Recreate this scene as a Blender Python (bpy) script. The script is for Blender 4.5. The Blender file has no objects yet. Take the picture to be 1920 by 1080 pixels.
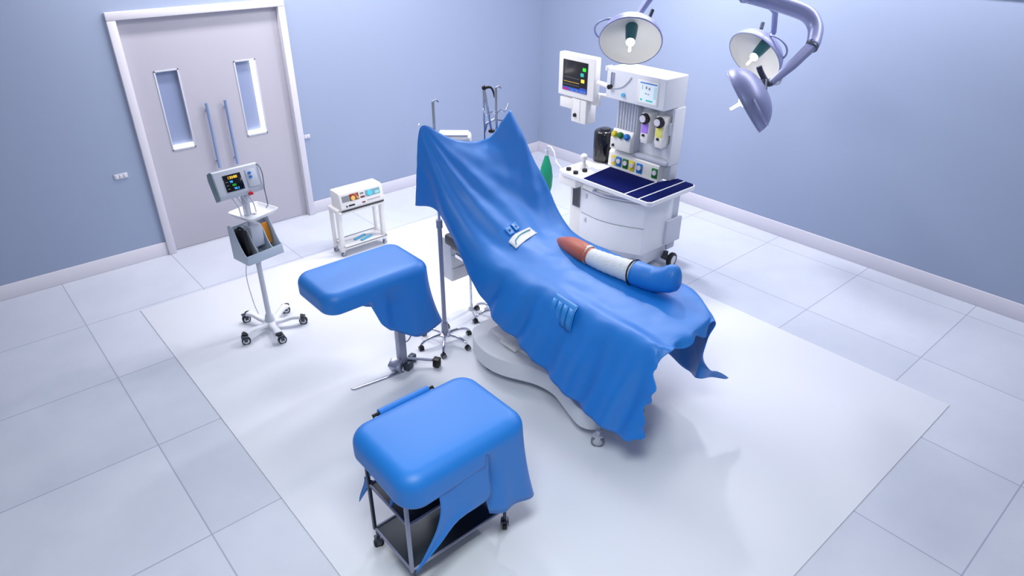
import bpy, bmesh, math, random
from math import sin, cos, pi, radians
from mathutils import Vector, Matrix, noise
random.seed(4)
SC = bpy.context.scene
COL = SC.collection
V = Vector

# ---------------------------------------------------------------- materials
def lin(c):
    return tuple(((x/255)/12.92 if x/255 <= .04045 else ((x/255+.055)/1.055)**2.4) for x in c)

def mat(name, rgb, rough=.5, metal=0., spec=.5, bump=0., bscale=40., var=0., emit=0., sheen=0., coat=0., coatr=.05, alpha=1., trans=0.):
    m = bpy.data.materials.new(name); m.use_nodes = True
    nt = m.node_tree; b = nt.nodes['Principled BSDF']
    c = (*lin(rgb), 1)
    b.inputs['Base Color'].default_value = c
    b.inputs['Roughness'].default_value = rough
    b.inputs['Metallic'].default_value = metal
    b.inputs['Specular IOR Level'].default_value = spec
    b.inputs['Sheen Weight'].default_value = sheen
    b.inputs['Sheen Roughness'].default_value = .6
    b.inputs['Coat Roughness'].default_value = coatr
    b.inputs['Coat IOR'].default_value = 1.65 if coatr > .2 else 1.5
    b.inputs['Coat Weight'].default_value = coat
    b.inputs['Transmission Weight'].default_value = trans
    b.inputs['Alpha'].default_value = alpha
    if emit:
        b.inputs['Emission Color'].default_value = c
        b.inputs['Emission Strength'].default_value = emit
    if bump or var:
        tc = nt.nodes.new('ShaderNodeTexCoord')
        nz = nt.nodes.new('ShaderNodeTexNoise'); nz.inputs['Scale'].default_value = bscale
        nz.inputs['Detail'].default_value = 4
        nt.links.new(tc.outputs['Object'], nz.inputs['Vector'])
        if bump:
            bp = nt.nodes.new('ShaderNodeBump'); bp.inputs['Strength'].default_value = bump
            bp.inputs['Distance'].default_value = .01
            nt.links.new(nz.outputs['Fac'], bp.inputs['Height']); nt.links.new(bp.outputs['Normal'], b.inputs['Normal'])
        if var:
            mx = nt.nodes.new('ShaderNodeMix'); mx.data_type = 'RGBA'
            mx.inputs[6].default_value = tuple(x*(1-var) for x in c[:3])+(1,)
            mx.inputs[7].default_value = tuple(min(1, x*(1+var)) for x in c[:3])+(1,)
            nt.links.new(nz.outputs['Fac'], mx.inputs[0]); nt.links.new(mx.outputs[2], b.inputs['Base Color'])
    return m

WHITE = mat('white_plastic', (226, 228, 234), .4, var=.02, bscale=3)
WHITE2 = mat('warm_white_enamel', (232, 230, 228), .35, var=.02, bscale=3)
OFFW = mat('grey_white_plastic', (196, 200, 212), .45, var=.02, bscale=3)
GREYP = mat('grey_plastic', (120, 124, 134), .5, var=.04, bscale=8)
DGREY = mat('dark_grey_plastic', (62, 64, 72), .5, var=.04, bscale=8)
BLACK = mat('black_rubber', (14, 14, 17), .45)
STEEL = mat('brushed_steel', (176, 180, 196), .3, .85, var=.05, bscale=30)
CHROME = mat('chrome', (222, 224, 232), .14, 1.)
PAINT = mat('grey_painted_steel', (150, 154, 176), .4, .35)
DSTEEL = mat('dark_steel', (70, 76, 90), .38, .6)
SHELF = mat('charcoal_shelf', (40, 50, 62), .42, .3, var=.06, bscale=6)
WALL = mat('wall_paint', (150, 163, 189), .55, spec=.3, bump=.03, bscale=220, var=.012)
TRIM = mat('trim_paint', (214, 212, 222), .4)
DOORM = mat('door_leaf_paint', (180, 178, 190), .42, var=.01, bscale=2)
MAT = mat('mat_vinyl', (230, 233, 240), .34, spec=.4, var=.012, bscale=1.3)
DRAPE = mat('blue_drape_cloth', (0, 119, 208), .55, spec=.45, bump=.02, bscale=320, coat=.45, coatr=.48)
DRAPE_D = mat('blue_drape_pocket', (30, 134, 214), .5, spec=.6, bump=.05, bscale=200, coat=.4, coatr=.4)
TEAL = mat('teal_handle_grip', (26, 92, 102), .4, var=.05, bscale=20)
LAMPSH = mat('lamp_shell_paint', (142, 148, 186), .4, .35)
REFL = mat('lamp_reflector', (222, 220, 218), .45)
GLASSY = mat('smoked_screen', (6, 7, 12), .12, coat=.5)
SKIN = mat('skin', (186, 100, 80), .48, var=.1, bscale=14, bump=.05)
BAND = mat('white_bandage', (222, 226, 230), .8, bump=.4, bscale=90)
FLESHG = mat('green_rubber', (16, 148, 108), .4)
YEL = mat('yellow_paint', (226, 206, 60), .45)
GRN = mat('green_paint', (20, 112, 48), .45)
BLU = mat('blue_paint', (24, 118, 200), .45)
PUR = mat('purple_paint', (176, 132, 240), .45)
LYEL = mat('pale_yellow_paint', (232, 226, 120), .45)
NAVY = mat('navy_work_mat', (2, 14, 74), .8, spec=.08, var=.05, bscale=10)
ORANGE = mat('orange_card', (206, 130, 24), .55)
RED = mat('red_plastic', (196, 16, 24), .35)
SCRB = mat('screen_black', (5, 6, 12), .15, emit=.0)
def emis(n, rgb, s): return mat(n, rgb, .5, emit=s)
E_YEL = emis('screen_yellow', (250, 205, 60), 1.1); E_BLU = emis('screen_blue', (60, 170, 245), 1.1)
E_GRN = emis('screen_green', (40, 200, 40), 1.0); E_RED = emis('screen_red', (210, 60, 110), .9)
E_DBL = emis('screen_deep_blue', (40, 80, 170), .6); E_WHT = emis('screen_white', (205, 216, 226), .35)
E_TEAL = emis('screen_teal', (40, 160, 150), .6); E_GRY = emis('screen_grey', (120, 124, 130), .35)
LITE = emis('white_glow', (255, 250, 244), 2.2)  # glow of the ceiling panels and of the painted-in bright door-glass edges
PAPER = mat('white_label_paper', (228, 230, 232), .6)
LBLUE = mat('light_blue_pack', (92, 180, 214), .5)
MAROON = mat('maroon_display', (120, 44, 52), .4)
AMB = mat('amber_lamp', (244, 190, 110), .4); AMBD = mat('brown_panel', (120, 84, 36), .5)
PINK = mat('pink_lamp', (226, 110, 110), .4); CYAN = mat('cyan_lamp', (90, 210, 235), .4)
GLASS = mat('frosted_door_glass', (140, 153, 186), .25, spec=.5)

def floor_material():
    m = bpy.data.materials.new('floor_tiles'); m.use_nodes = True
    nt = m.node_tree; N = nt.nodes; L = nt.links; b = N['Principled BSDF']
    tc = N.new('ShaderNodeTexCoord'); sp = N.new('ShaderNodeSeparateXYZ'); L.new(tc.outputs['Object'], sp.inputs[0])
    def line(o, off, size):
        a = N.new('ShaderNodeMath'); a.operation = 'ADD'; a.inputs[1].default_value = -off+50*size; L.new(o, a.inputs[0])
        d = N.new('ShaderNodeMath'); d.operation = 'DIVIDE'; d.inputs[1].default_value = size; L.new(a.outputs[0], d.inputs[0])
        f = N.new('ShaderNodeMath'); f.operation = 'FRACT'; L.new(d.outputs[0], f.inputs[0])
        s = N.new('ShaderNodeMath'); s.operation = 'SUBTRACT'; s.inputs[1].default_value = .5; L.new(f.outputs[0], s.inputs[0])
        ab = N.new('ShaderNodeMath'); ab.operation = 'ABSOLUTE'; L.new(s.outputs[0], ab.inputs[0])
        g = N.new('ShaderNodeMath'); g.operation = 'GREATER_THAN'; g.inputs[1].default_value = .5-.0042/size; L.new(ab.outputs[0], g.inputs[0])
        fl = N.new('ShaderNodeMath'); fl.operation = 'FLOOR'; L.new(d.outputs[0], fl.inputs[0])
        return g.outputs[0], fl.outputs[0]
    gx, ix = line(sp.outputs[0], .456, .94); gy, iy = line(sp.outputs[1], .21, .929)
    mx = N.new('ShaderNodeMath'); mx.operation = 'MAXIMUM'; L.new(gx, mx.inputs[0]); L.new(gy, mx.inputs[1])
    cx = N.new('ShaderNodeCombineXYZ'); L.new(ix, cx.inputs[0]); L.new(iy, cx.inputs[1])
    wn = N.new('ShaderNodeTexWhiteNoise'); L.new(cx.outputs[0], wn.inputs['Vector'])
    nz = N.new('ShaderNodeTexNoise'); nz.inputs['Scale'].default_value = 2.2; nz.inputs['Detail'].default_value = 9; nz.inputs['Roughness'].default_value = .62
    L.new(tc.outputs['Object'], nz.inputs['Vector'])
    ad = N.new('ShaderNodeMath'); ad.operation = 'MULTIPLY_ADD'; ad.inputs[1].default_value = .3; L.new(wn.outputs['Value'], ad.inputs[0]); L.new(nz.outputs['Fac'], ad.inputs[2])
    c1 = N.new('ShaderNodeMix'); c1.data_type = 'RGBA'
    c1.inputs[6].default_value = (*lin((184, 191, 206)), 1); c1.inputs[7].default_value = (*lin((208, 213, 224)), 1)
    L.new(ad.outputs[0], c1.inputs[0])
    c2 = N.new('ShaderNodeMix'); c2.data_type = 'RGBA'; c2.inputs[7].default_value = (*lin((164, 168, 188)), 1)
    L.new(mx.outputs[0], c2.inputs[0]); L.new(c1.outputs[2], c2.inputs[6]); L.new(c2.outputs[2], b.inputs['Base Color'])
    b.inputs['Roughness'].default_value = .36; b.inputs['Specular IOR Level'].default_value = .4
    bp = N.new('ShaderNodeBump'); bp.inputs['Strength'].default_value = .12; bp.inputs['Distance'].default_value = .003; bp.invert = True
    L.new(mx.outputs[0], bp.inputs['Height']); L.new(bp.outputs['Normal'], b.inputs['Normal'])
    return m
FLOOR = floor_material()

# ---------------------------------------------------------------- mesh helpers (all in world metres)
def frame_of(ax):
    z = V(ax).normalized(); t = V((0, 0, 1)) if abs(z.z) < .95 else V((1, 0, 0))
    x = t.cross(z).normalized(); y = z.cross(x)
    return x, y, z

class MB:
    def __init__(s): s.v = []; s.f = []
    def add(s, vs, fs):
        o = len(s.v); s.v += [V(p) for p in vs]; s.f += [tuple(o+i for i in f) for f in fs]; return s
    def addbm(s, bm, M=None):
        bm.verts.index_update()
        s.add([(M @ v.co if M else v.co.copy()) for v in bm.verts], [[v.index for v in f.verts] for f in bm.faces]); bm.free(); return s
    def box(s, c, d, bev=0., seg=2, rot=None):
        bm = bmesh.new(); bmesh.ops.create_cube(bm, size=1)
        for v in bm.verts: v.co = V((v.co.x*d[0], v.co.y*d[1], v.co.z*d[2]))
        if bev: bmesh.ops.bevel(bm, geom=bm.edges[:], offset=min(bev, min(d)*.48), segments=seg, affect='EDGES', profile=.5)
        M = Matrix.Translation(V(c))
        if rot is not None: M = M @ (Matrix.Rotation(rot, 4, 'Z') if isinstance(rot, (int, float)) else rot.to_4x4())
        return s.addbm(bm, M)
    def lo(s, a, b, bev=0., seg=2):   # box from corner to corner
        a = V(a); b = V(b); return s.box((a+b)/2, [abs(x) for x in (b-a)], bev, seg)
    def tube(s, pts, r, n=12, closed=False, cap=True):
        pts = [V(p) for p in pts]; N = len(pts); rs = r if isinstance(r, (list, tuple)) else [r]*N
        up = None; rings = []
        for i, p in enumerate(pts):
            a = pts[(i-1) % N] if (closed or i) else p; c = pts[(i+1) % N] if (closed or i < N-1) else p
            t = (c-a).normalized()
            if up is None: up = frame_of(t)[0]
            x = (up-t*up.dot(t))
            x = x.normalized() if x.length > 1e-6 else frame_of(t)[0]
            up = x; y = t.cross(x)
            rings.append([p+(x*cos(2*pi*k/n)+y*sin(2*pi*k/n))*rs[i] for k in range(n)])
        vs = [q for rg in rings for q in rg]; fs = []
        for i in range(N if closed else N-1):
            j = (i+1) % N
            for k in range(n): fs.append((i*n+k, i*n+(k+1) % n, j*n+(k+1) % n, j*n+k))
        if cap and not closed: fs.append(tuple(range(n))[::-1]); fs.append(tuple((N-1)*n+k for k in range(n)))
        return s.add(vs, fs)
    def cyl(s, a, b, r, r2=None, n=24): return s.tube([a, b], [r, r if r2 is None else r2], n)
    def lathe(s, prof, o, ax=(0, 0, 1), n=40):   # profile of (radius, height)
        x, y, z = frame_of(ax); o = V(o); vs = []; fs = []; m = len(prof)
        for r, h in prof:
            for k in range(n): vs.append(o+z*h+(x*cos(2*pi*k/n)+y*sin(2*pi*k/n))*max(r, 1e-5))
        for i in range(m-1):
            for k in range(n): fs.append((i*n+k, i*n+(k+1) % n, (i+1)*n+(k+1) % n, (i+1)*n+k))
        return s.add(vs, fs)
    def ball(s, c, r, sc=(1, 1, 1), M=None, u=20, w=12):
        bm = bmesh.new(); bmesh.ops.create_uvsphere(bm, u_segments=u, v_segments=w, radius=r)
        for v in bm.verts: v.co = V((v.co.x*sc[0], v.co.y*sc[1], v.co.z*sc[2]))
        T = Matrix.Translation(V(c)); return s.addbm(bm, T @ M.to_4x4() if M else T)
    def prism(s, pts, o, x, y, z0, z1, bev=0., seg=2):   # outline pts in frame (x,y) at o, pushed along x cross y
        x = V(x).normalized(); y = V(y).normalized(); z = x.cross(y); o = V(o)
        bm = bmesh.new(); lo = [bm.verts.new((p[0], p[1], z0)) for p in pts]; hi = [bm.verts.new((p[0], p[1], z1)) for p in pts]
        n = len(pts); bm.faces.new(hi); bm.faces.new(lo[::-1])
        for i in range(n): bm.faces.new((lo[i], lo[(i+1) % n], hi[(i+1) % n], hi[i]))
        bmesh.ops.recalc_face_normals(bm, faces=bm.faces[:])
        if bev: bmesh.ops.bevel(bm, geom=bm.edges[:], offset=bev, segments=seg, affect='EDGES', profile=.5, clamp_overlap=True)
        M = Matrix((x, y, z)).transposed().to_4x4(); M.translation = o
        return s.addbm(bm, M)
    def grid(s, g, wrap=False):
        R = len(g); Cn = len(g[0]); vs = [p for r in g for p in r]; fs = []
        for i in range(R-1):
            for j in range(Cn if wrap else Cn-1):
                k = (j+1) % Cn; fs.append((i*Cn+j, i*Cn+k, (i+1)*Cn+k, (i+1)*Cn+j))
        return s.add(vs, fs)
    def build(s, name, m, parent=None, smooth=40, solid=0., sub=0, recalc=True):
        o0 = V((0, 0, 0)); p = parent
        while p is not None: o0 = o0+p.location; p = p.parent
        me = bpy.data.meshes.new(name); me.from_pydata([tuple(v-o0) for v in s.v], [], s.f)
        bm = bmesh.new(); bm.from_mesh(me); bmesh.ops.remove_doubles(bm, verts=bm.verts[:], dist=1e-5)
        if recalc: bmesh.ops.recalc_face_normals(bm, faces=bm.faces[:])
        bm.to_mesh(me); bm.free()
        me.materials.append(m)
        if smooth:
            me.shade_smooth()
            if smooth < 180: me.set_sharp_from_angle(angle=radians(smooth))
        ob = bpy.data.objects.new(name, me); COL.objects.link(ob)
        if parent: ob.parent = parent
        if sub:
            q = ob.modifiers.new('sub', 'SUBSURF'); q.levels = sub; q.render_levels = sub
        if solid:
            q = ob.modifiers.new('solid', 'SOLIDIFY'); q.thickness = solid; q.offset = -1
        return ob

def tag(o, label, cat, group=None):
    o['label'] = label; o['category'] = cat
    if group: o['group'] = group
    return o
def thing(name, loc, label, cat, group=None):
    o = bpy.data.objects.new(name, None); COL.objects.link(o); o.location = loc; o.empty_display_size = .1
    return tag(o, label, cat, group)
def struct(o): o['kind'] = 'structure'; return o

def catmull(p0, p1, p2, p3, t):
    return .5*((2*p1)+(p2-p0)*t+(2*p0-5*p1+4*p2-p3)*t*t+(3*p1-p0-3*p2+p3)*t*t*t)
def spline(ps, k, closed=False):
    ps = [V(p) for p in ps]; n = len(ps); out = []
    rng = n if closed else n-1
    for i in range(rng):
        if closed: a, b, c, d = ps[i-1], ps[i], ps[(i+1) % n], ps[(i+2) % n]
        else:
            b, c = ps[i], ps[i+1]; a = ps[i-1] if i else b*2-c; d = ps[i+2] if i+2 < n else c*2-b
        out += [catmull(a, b, c, d, t/k) for t in range(k)]
    if not closed: out.append(ps[-1])
    return out
def net(rows, ku, kv):
    R = [spline(r, ku) for r in rows]
    colsn = len(R[0]); C = [spline([R[i][j] for i in range(len(R))], kv) for j in range(colsn)]
    return [[C[j][i] for j in range(colsn)] for i in range(len(C[0]))]
def rrect(w, h, r, n=6):
    out = []
    for cx, cy, a0 in ((w/2-r, h/2-r, 0), (-w/2+r, h/2-r, 90), (-w/2+r, -h/2+r, 180), (w/2-r, -h/2+r, 270)):
        for k in range(n+1):
            a = radians(a0+90*k/n); out.append((cx+r*cos(a), cy+r*sin(a)))
    return out
def text(s, size, m, parent, loc, x, y, align='LEFT', name='readout'):
    cu = bpy.data.curves.new(name, 'FONT'); cu.body = s; cu.size = size; cu.align_x = align; cu.extrude = .0004
    ob = bpy.data.objects.new(name, cu); COL.objects.link(ob); cu.materials.append(m)
    x = V(x).normalized(); y = V(y).normalized(); z = x.cross(y)
    M = Matrix((x, y, z)).transposed().to_4x4(); o0 = V((0, 0, 0)); p = parent
    while p is not None: o0 = o0+p.location; p = p.parent
    M.translation = V(loc)-o0
    bpy.context.view_layer.update()
    me = bpy.data.meshes.new_from_object(ob); me.name = name; bpy.data.objects.remove(ob); bpy.data.curves.remove(cu)
    ob = bpy.data.objects.new(name, me); COL.objects.link(ob); ob.parent = parent; ob.matrix_basis = M
    return ob

def caster(root, x, y, r, w, ang, ztop, mwheel=BLACK, mhub=OFFW, mfork=OFFW, twin=False, off=.02, forkname='caster'):
    """swivel caster whose wheel rolls along direction ang; touches the floor at (x,y)"""
    d = V((cos(ang), sin(ang), 0)); s = V((-sin(ang), cos(ang), 0)); c = V((x, y, r))
    f = MB(); top = V((x, y, ztop))+d*off
    f.cyl(top, V((top.x, top.y, 2*r+.004)), r*.34, n=14)
    hw = w*.5+.004
    if twin:
        f.box(V((x, y, r*1.25))+d*off*.5, (r*1.7, w*.5, r*1.5), .004, rot=ang)
    else:
        f.box(V((x, y, 2*r+.006))+d*off*.5, (r*1.5, w+.014, .012), .004, rot=ang)
        for k in (-1, 1): f.box(c+s*k*(hw+.003)+V((0, 0, r*.55)), (r*.8, .005, r*1.2), .002, rot=ang)
    fo = f.build(forkname, mfork, root)
    for k in ((-1, 1) if twin else (0,)):
        cc = c+s*k*w*.36; ww = w*.3 if twin else w
        h = ww/2
        wb = MB().lathe([(r*.72, -h), (r*.94, -h), (r, -h*.6), (r, h*.6), (r*.94, h), (r*.72, h)], cc, s, 24)
        wo = wb.build('wheel', mwheel, fo)
        hb = MB().lathe([(.0, -h*1.02), (r*.6, -h*1.02), (r*.74, -h*.8), (r*.74, h*.8), (r*.6, h*1.02), (0, h*1.02)], cc, s, 20)
        hb.build('hub', mhub, fo)
    return fo

# ---------------------------------------------------------------- camera
yaw, pit, rol = radians(41.21825175), radians(29.49617117), radians(.26878717)
fw = V((sin(yaw)*cos(pit), cos(yaw)*cos(pit), -sin(pit))); rt0 = V((cos(yaw), -sin(yaw), 0)); up0 = rt0.cross(fw)
rt = rt0*cos(rol)+up0*sin(rol); upv = up0*cos(rol)-rt0*sin(rol)
cam = bpy.data.cameras.new('camera'); co = bpy.data.objects.new('camera', cam); COL.objects.link(co)
M = Matrix((rt, upv, -fw)).transposed().to_4x4(); M.translation = (0, 0, 3.0); co.matrix_world = M
cam.sensor_width = 36; cam.lens = 1270.4881/1920*36; cam.clip_start = .05
SC.camera = co

# ---------------------------------------------------------------- the room
XR, YB, ZC = 6.345, 6.70, 3.5
XL, YF = -3.0, -3.0
struct(MB().lo((XL, YF, -.1), (XR+.15, YB+.15, 0)).build('floor', FLOOR, smooth=0))
# back wall with a door opening (x 1.46-2.86)
DX0, DX1, DZ = 1.455, 2.885, 2.155
bw = MB()
bw.lo((XL, YB, 0), (DX0, YB+.15, ZC)); bw.lo((DX1, YB, 0), (XR+.15, YB+.15, ZC)); bw.lo((DX0, YB, DZ), (DX1, YB+.15, ZC))
struct(bw.build('wall_back', WALL, smooth=0))
struct(MB().lo((XR, YF, 0), (XR+.15, YB, ZC)).build('wall_right', WALL, smooth=0))
struct(MB().lo((XL, YF, ZC), (XR+.15, YB+.15, ZC+.12)).build('ceiling', TRIM, smooth=0))
bb = MB().lo((XL, YB-.016, 0), (1.384, YB, .135), .004); struct(bb.build('baseboard_back_left', TRIM))
struct(MB().lo((2.936, YB-.016, 0), (XR-.016, YB, .135), .004).build('baseboard_back_right', TRIM))
struct(MB().lo((XR-.016, YF, 0), (XR, YB, .145), .004).build('baseboard_right', TRIM))
struct(MB().lo((XR-.02, YF, 2.42), (XR, YB, 2.46), .004).build('trim_1', TRIM))
# door: frame, two leaves
dr = struct(MB().lo((1.384, YB-.035, 0), (DX0, YB+.15, 2.149), .006).lo((2.87, YB-.035, 0), (2.936, YB+.15, 2.149), .006)
            .lo((1.384, YB-.035, 2.15), (2.936, YB+.15, 2.215), .006).build('trim_2', TRIM))
dr['label'] = 'white door frame'
ymid = (DX0+2.87)/2
WINS = {0: (1.672, 1.862), 1: (2.388, 2.578)}
for k, (x0, x1) in enumerate(((DX0+.001, ymid), (ymid, 2.869))):
    wx0, wx1 = WINS[k]; z0, z1 = .985, 1.69
    d = MB()
    yy0, yy1 = YB+.035, YB+.085
    d.lo((x0, yy0, .005), (wx0, yy1, 2.15)); d.lo((wx1, yy0, .005), (x1, yy1, 2.15))
    d.lo((wx0, yy0, .005), (wx1, yy1, z0)); d.lo((wx0, yy0, z1), (wx1, yy1, 2.15))
    leaf = struct(d.build('door_%d' % (k+1), DOORM, smooth=0))
    fr = MB(); t = .012
    for a, b in (((wx0-t, z0-t), (wx0+t*.2, z1+t)), ((wx1-t*.2, z0-t), (wx1+t, z1+t)), ((wx0-t, z0-t), (wx1+t, z0+t*.2)), ((wx0-t, z1-t*.2), (wx1+t, z1+t))):
        fr.lo((a[0], yy0-.006, a[1]), (b[0], yy0+.004, b[1]), .002)
    fr.build('window_frame', OFFW, leaf)
    MB().lo((wx0, yy1-.012, z0), (wx1, yy1-.004, z1)).build('glass', GLASS, leaf, smooth=0)
    # glowing strips put in for the light along the glazing edges
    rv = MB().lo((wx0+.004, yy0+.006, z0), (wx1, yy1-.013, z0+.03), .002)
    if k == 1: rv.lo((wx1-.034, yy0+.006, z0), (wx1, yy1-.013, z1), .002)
    rvo = rv.build('glow_strip', LITE, leaf); rvo['label'] = 'glowing strip standing in for light on the glazing edge'
    hx = (2.036, 2.214)[k]
    MB().cyl((hx, YB-.012, .74), (hx, YB-.012, 1.37), .014).cyl((hx, YB-.012, .80), (hx, yy0, .80), .009).cyl((hx, YB-.012, 1.3), (hx, yy0, 1.3), .009).build('door_handle', mat('satin_blue_steel', (150, 170, 206), .35, .6), leaf)
# switch plates
sw = thing('switch_plate', (1.17, YB-.004, .855), 'white triple switch plate on the wall left of the door', 'light switch')
MB().box((1.17, YB-.004, .855), (.115, .008, .05), .003).build('plate', OFFW, sw)
for i in range(3): MB().box((1.135+.035*i, YB-.010, .855), (.024, .006, .034), .002).build('rocker', TRIM, sw)
sw = thing('switch_plate', (2.775+.205, YB-.004, .862), 'small white switch plate on the wall right of the door', 'light switch')
MB().box((2.98, YB-.004, .862), (.075, .008, .045), .003).build('plate', OFFW, sw)
for i in range(2): MB().box((2.965+.03*i, YB-.010, .862), (.022, .006, .03), .002).build('rocker', TRIM, sw)
# floor mat
tag(MB().lo((.855, .775, .0), (4.70, 5.74, .006), .002).build('floor_mat', MAT), 'large pale vinyl mat covering the middle of the tiled floor', 'floor mat')

# ---------------------------------------------------------------- drape helper
def cloth_noise(p, s, a): return noise.noise(V(p)*s)*a

def build_drape():
    A = lambda *a: [V(p) for p in a]
    # columns: left hem, left flap, left ridge, left inner, centre, right inner, right ridge, right side, right hem
    rows = [
        A((2.40, 3.77, 1.163), (2.40, 3.715, 1.46), (2.42, 3.665, 1.743), (2.625, 3.66, 1.63), (2.81, 3.66, 1.567), (3.0, 3.66, 1.570), (3.19, 3.665, 1.717), (3.20, 3.72, 1.45), (3.20, 3.76, 1.17)),
        A((2.455, 3.60, 1.164), (2.445, 3.635, 1.32), (2.45, 3.61, 1.49), (2.64, 3.55, 1.42), (2.83, 3.52, 1.375), (3.03, 3.52, 1.385), (3.23, 3.531, 1.492), (3.25, 3.58, 1.25), (3.25, 3.6, 1.0)),
        A((2.475, 3.44, .99), (2.46, 3.49, 1.08), (2.472, 3.48, 1.195), (2.66, 3.40, 1.205), (2.85, 3.37, 1.185), (3.06, 3.38, 1.17), (3.27, 3.413, 1.272), (3.30, 3.42, 1.02), (3.30, 3.43, .76)),
        A((2.455, 3.25, .80), (2.46, 3.26, .87), (2.495, 3.24, .965), (2.68, 3.19, 1.02), (2.88, 3.16, 1.03), (3.09, 3.19, .985), (3.32, 3.301, 1.033), (3.345, 3.28, .80), (3.34, 3.28, .5)),
        A((2.445, 2.985, .60), (2.475, 2.95, .735), (2.555, 2.93, .89), (2.72, 2.94, .945), (2.91, 2.93, .955), (3.11, 2.97, .93), (3.33, 3.10, .90), (3.365, 3.08, .66), (3.36, 3.06, .36)),
        A((2.435, 2.715, .525), (2.495, 2.68, .71), (2.585, 2.66, .885), (2.73, 2.66, .925), (2.92, 2.66, .93), (3.13, 2.68, .905), (3.34, 2.75, .87), (3.375, 2.75, .6), (3.37, 2.75, .31)),
        A((2.43, 2.36, .41), (2.505, 2.36, .66), (2.60, 2.37, .885), (2.74, 2.37, .90), (2.92, 2.38, .91), (3.13, 2.39, .895), (3.345, 2.43, .865), (3.38, 2.43, .58), (3.37, 2.42, .29)),
        A((2.43, 2.12, .35), (2.505, 2.12, .62), (2.60, 2.12, .88), (2.74, 2.11, .885), (2.92, 2.11, .895), (3.13, 2.13, .885), (3.35, 2.20, .87), (3.38, 2.2, .58), (3.365, 2.18, .285)),
        A((2.445, 1.90, .305), (2.52, 1.90, .58), (2.60, 1.90, .875), (2.73, 1.88, .88), (2.92, 1.87, .89), (3.13, 1.90, .88), (3.325, 2.03, .865), (3.355, 2.02, .58), (3.34, 2.0, .27)),
        A((2.46, 1.78, .315), (2.53, 1.79, .57), (2.60, 1.80, .868), (2.71, 1.775, .875), (2.92, 1.77, .885), (3.10, 1.79, .875), (3.22, 1.86, .85), (3.19, 1.86, .62), (3.20, 1.85, .36)),
        A((2.475, 1.715, .365), (2.535, 1.725, .58), (2.585, 1.735, .80), (2.72, 1.735, .865), (2.90, 1.735, .835), (3.03, 1.75, .825), (3.14, 1.755, .845), (3.09, 1.76, .60), (3.42, 1.75, .33)),
    ]
    ku, kv = 14, 14
    g = net(rows, ku, kv)
    R, Cn = len(g), len(g[0]); out = []
    for i in range(R):
        row = []
        for j in range(Cn):
            p = g[i][j]; u = j/ku; v = i/kv
            a = g[max(i-1, 0)][j]; b = g[min(i+1, R-1)][j]; c = g[i][max(j-1, 0)]; d = g[i][min(j+1, Cn-1)]
            n = (d-c).cross(b-a)
            n = n.normalized() if n.length > 1e-9 else V((0, 0, 1))
            w = 0.
            if v > 2.5 and u < 2.2:                      # hanging left side: vertical folds
                k = min(1, (2.2-u)/1.4)*min(1, (v-2.5)/1.5)
                w += k*(.018*sin(p.y*21+u*1.3)+.009*sin(p.y*43+2+u*2))
            if v < 4.5:                                   # screen: folds fanning down from the left corner
                k = min(1, v/1.2)*min(1, (4.5-v)/1.2)
                ang = math.atan2(p.x-2.40, 1.80-p.z)
                w += k*(.009*sin(ang*26)*(1 if ang < .55 else max(0, 1-(ang-.55)*2)) )
                ang2 = math.atan2(3.25-p.x, 1.76-p.z)
                w += k*.007*sin(ang2*24+1)*max(0, 1-ang2*1.6)
                w += .005*sin(p.z*34+p.x*4)*max(0, 1-v/1.5)*min(1, max(0, u-2.3))*min(1, max(0, 5.7-u))
            if u > 6.2: w += .014*min(1, (u-6.2))*sin(p.y*19)
            if v > 8.6 and u > 2.5: w += .008*sin(p.x*30)*min(1, (v-8.6))
            w += cloth_noise(p, 5.5, .007)+cloth_noise(p, 13, .003)
            q = p+n*w
            if v > 9:
                k = v-9
                if u < 2.2: q.y += k*(.022*sin(p.z*26)+.012*sin(p.z*61)); q.x += k*.012*sin(p.z*34+1)
                else: q.z += k*.022*sin(p.x*24+.5)*min(1, max(0, 6-u)); q.y += k*.014*sin(p.x*37)
            row.append(q)
        out.append(row)
    o = MB().grid(out).build('surgical_drape', DRAPE, smooth=180, solid=.004, recalc=False)
    return tag(o, 'big blue sheet hung from two poles and draped down over the operating table', 'surgical drape')
drape = build_drape()

# label patch, tabs and pocket stuck to the drape: children of the drape
def lay(pt, off=.006):
    """nearest spot of the drape surface under/over a point"""
    ok, loc, nor, idx = drape.closest_point_on_mesh(V(pt))
    if nor.z < 0: nor = -nor
    return loc, nor
def patch_on(name, outline, m, k=6, off=.007, parent=drape, th=.002):
    g = net(outline, k, k)
    gg = []
    for r in g:
        gg.append([])
        for p in r:
            l, n = lay(p); gg[-1].append(l+n*off)
    return MB().grid(gg).build(name, m, parent, smooth=180, solid=th, recalc=False)
# ---------------------------------------------------------------- operating table under the drape
ot = thing('operating_table', (2.9, 2.75, 0), 'white wheeled operating table with moulded base standing under the blue sheet', 'operating table')
outl = []
for y, xl, xr in ((3.42, 2.66, 3.14), (3.36, 2.56, 3.24), (3.24, 2.495, 3.305), (3.08, 2.475, 3.325), (2.93, 2.51, 3.29), (2.75, 2.60, 3.20), (2.58, 2.625, 3.175), (2.42, 2.58, 3.22), (2.28, 2.535, 3.14), (2.21, 2.53, 3.10), (2.15, 2.56, 3.04), (2.12, 2.64, 2.95)):
    outl.append((xl, xr, y))
left = [(a, y, 0) for a, b, y in outl]; right = [(b, y, 0) for a, b, y in outl][::-1]
ring = [(p.x, p.y) for p in spline(left+right, 4, True)]
MB().prism(ring, (0, 0, 0), (1, 0, 0), (0, 1, 0), .095, .235, .035, 4).build('base', WHITE, ot)
sk = [((x-2.9)*.86+2.9, (y-2.75)*.92+2.75) for x, y in ring]
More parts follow.
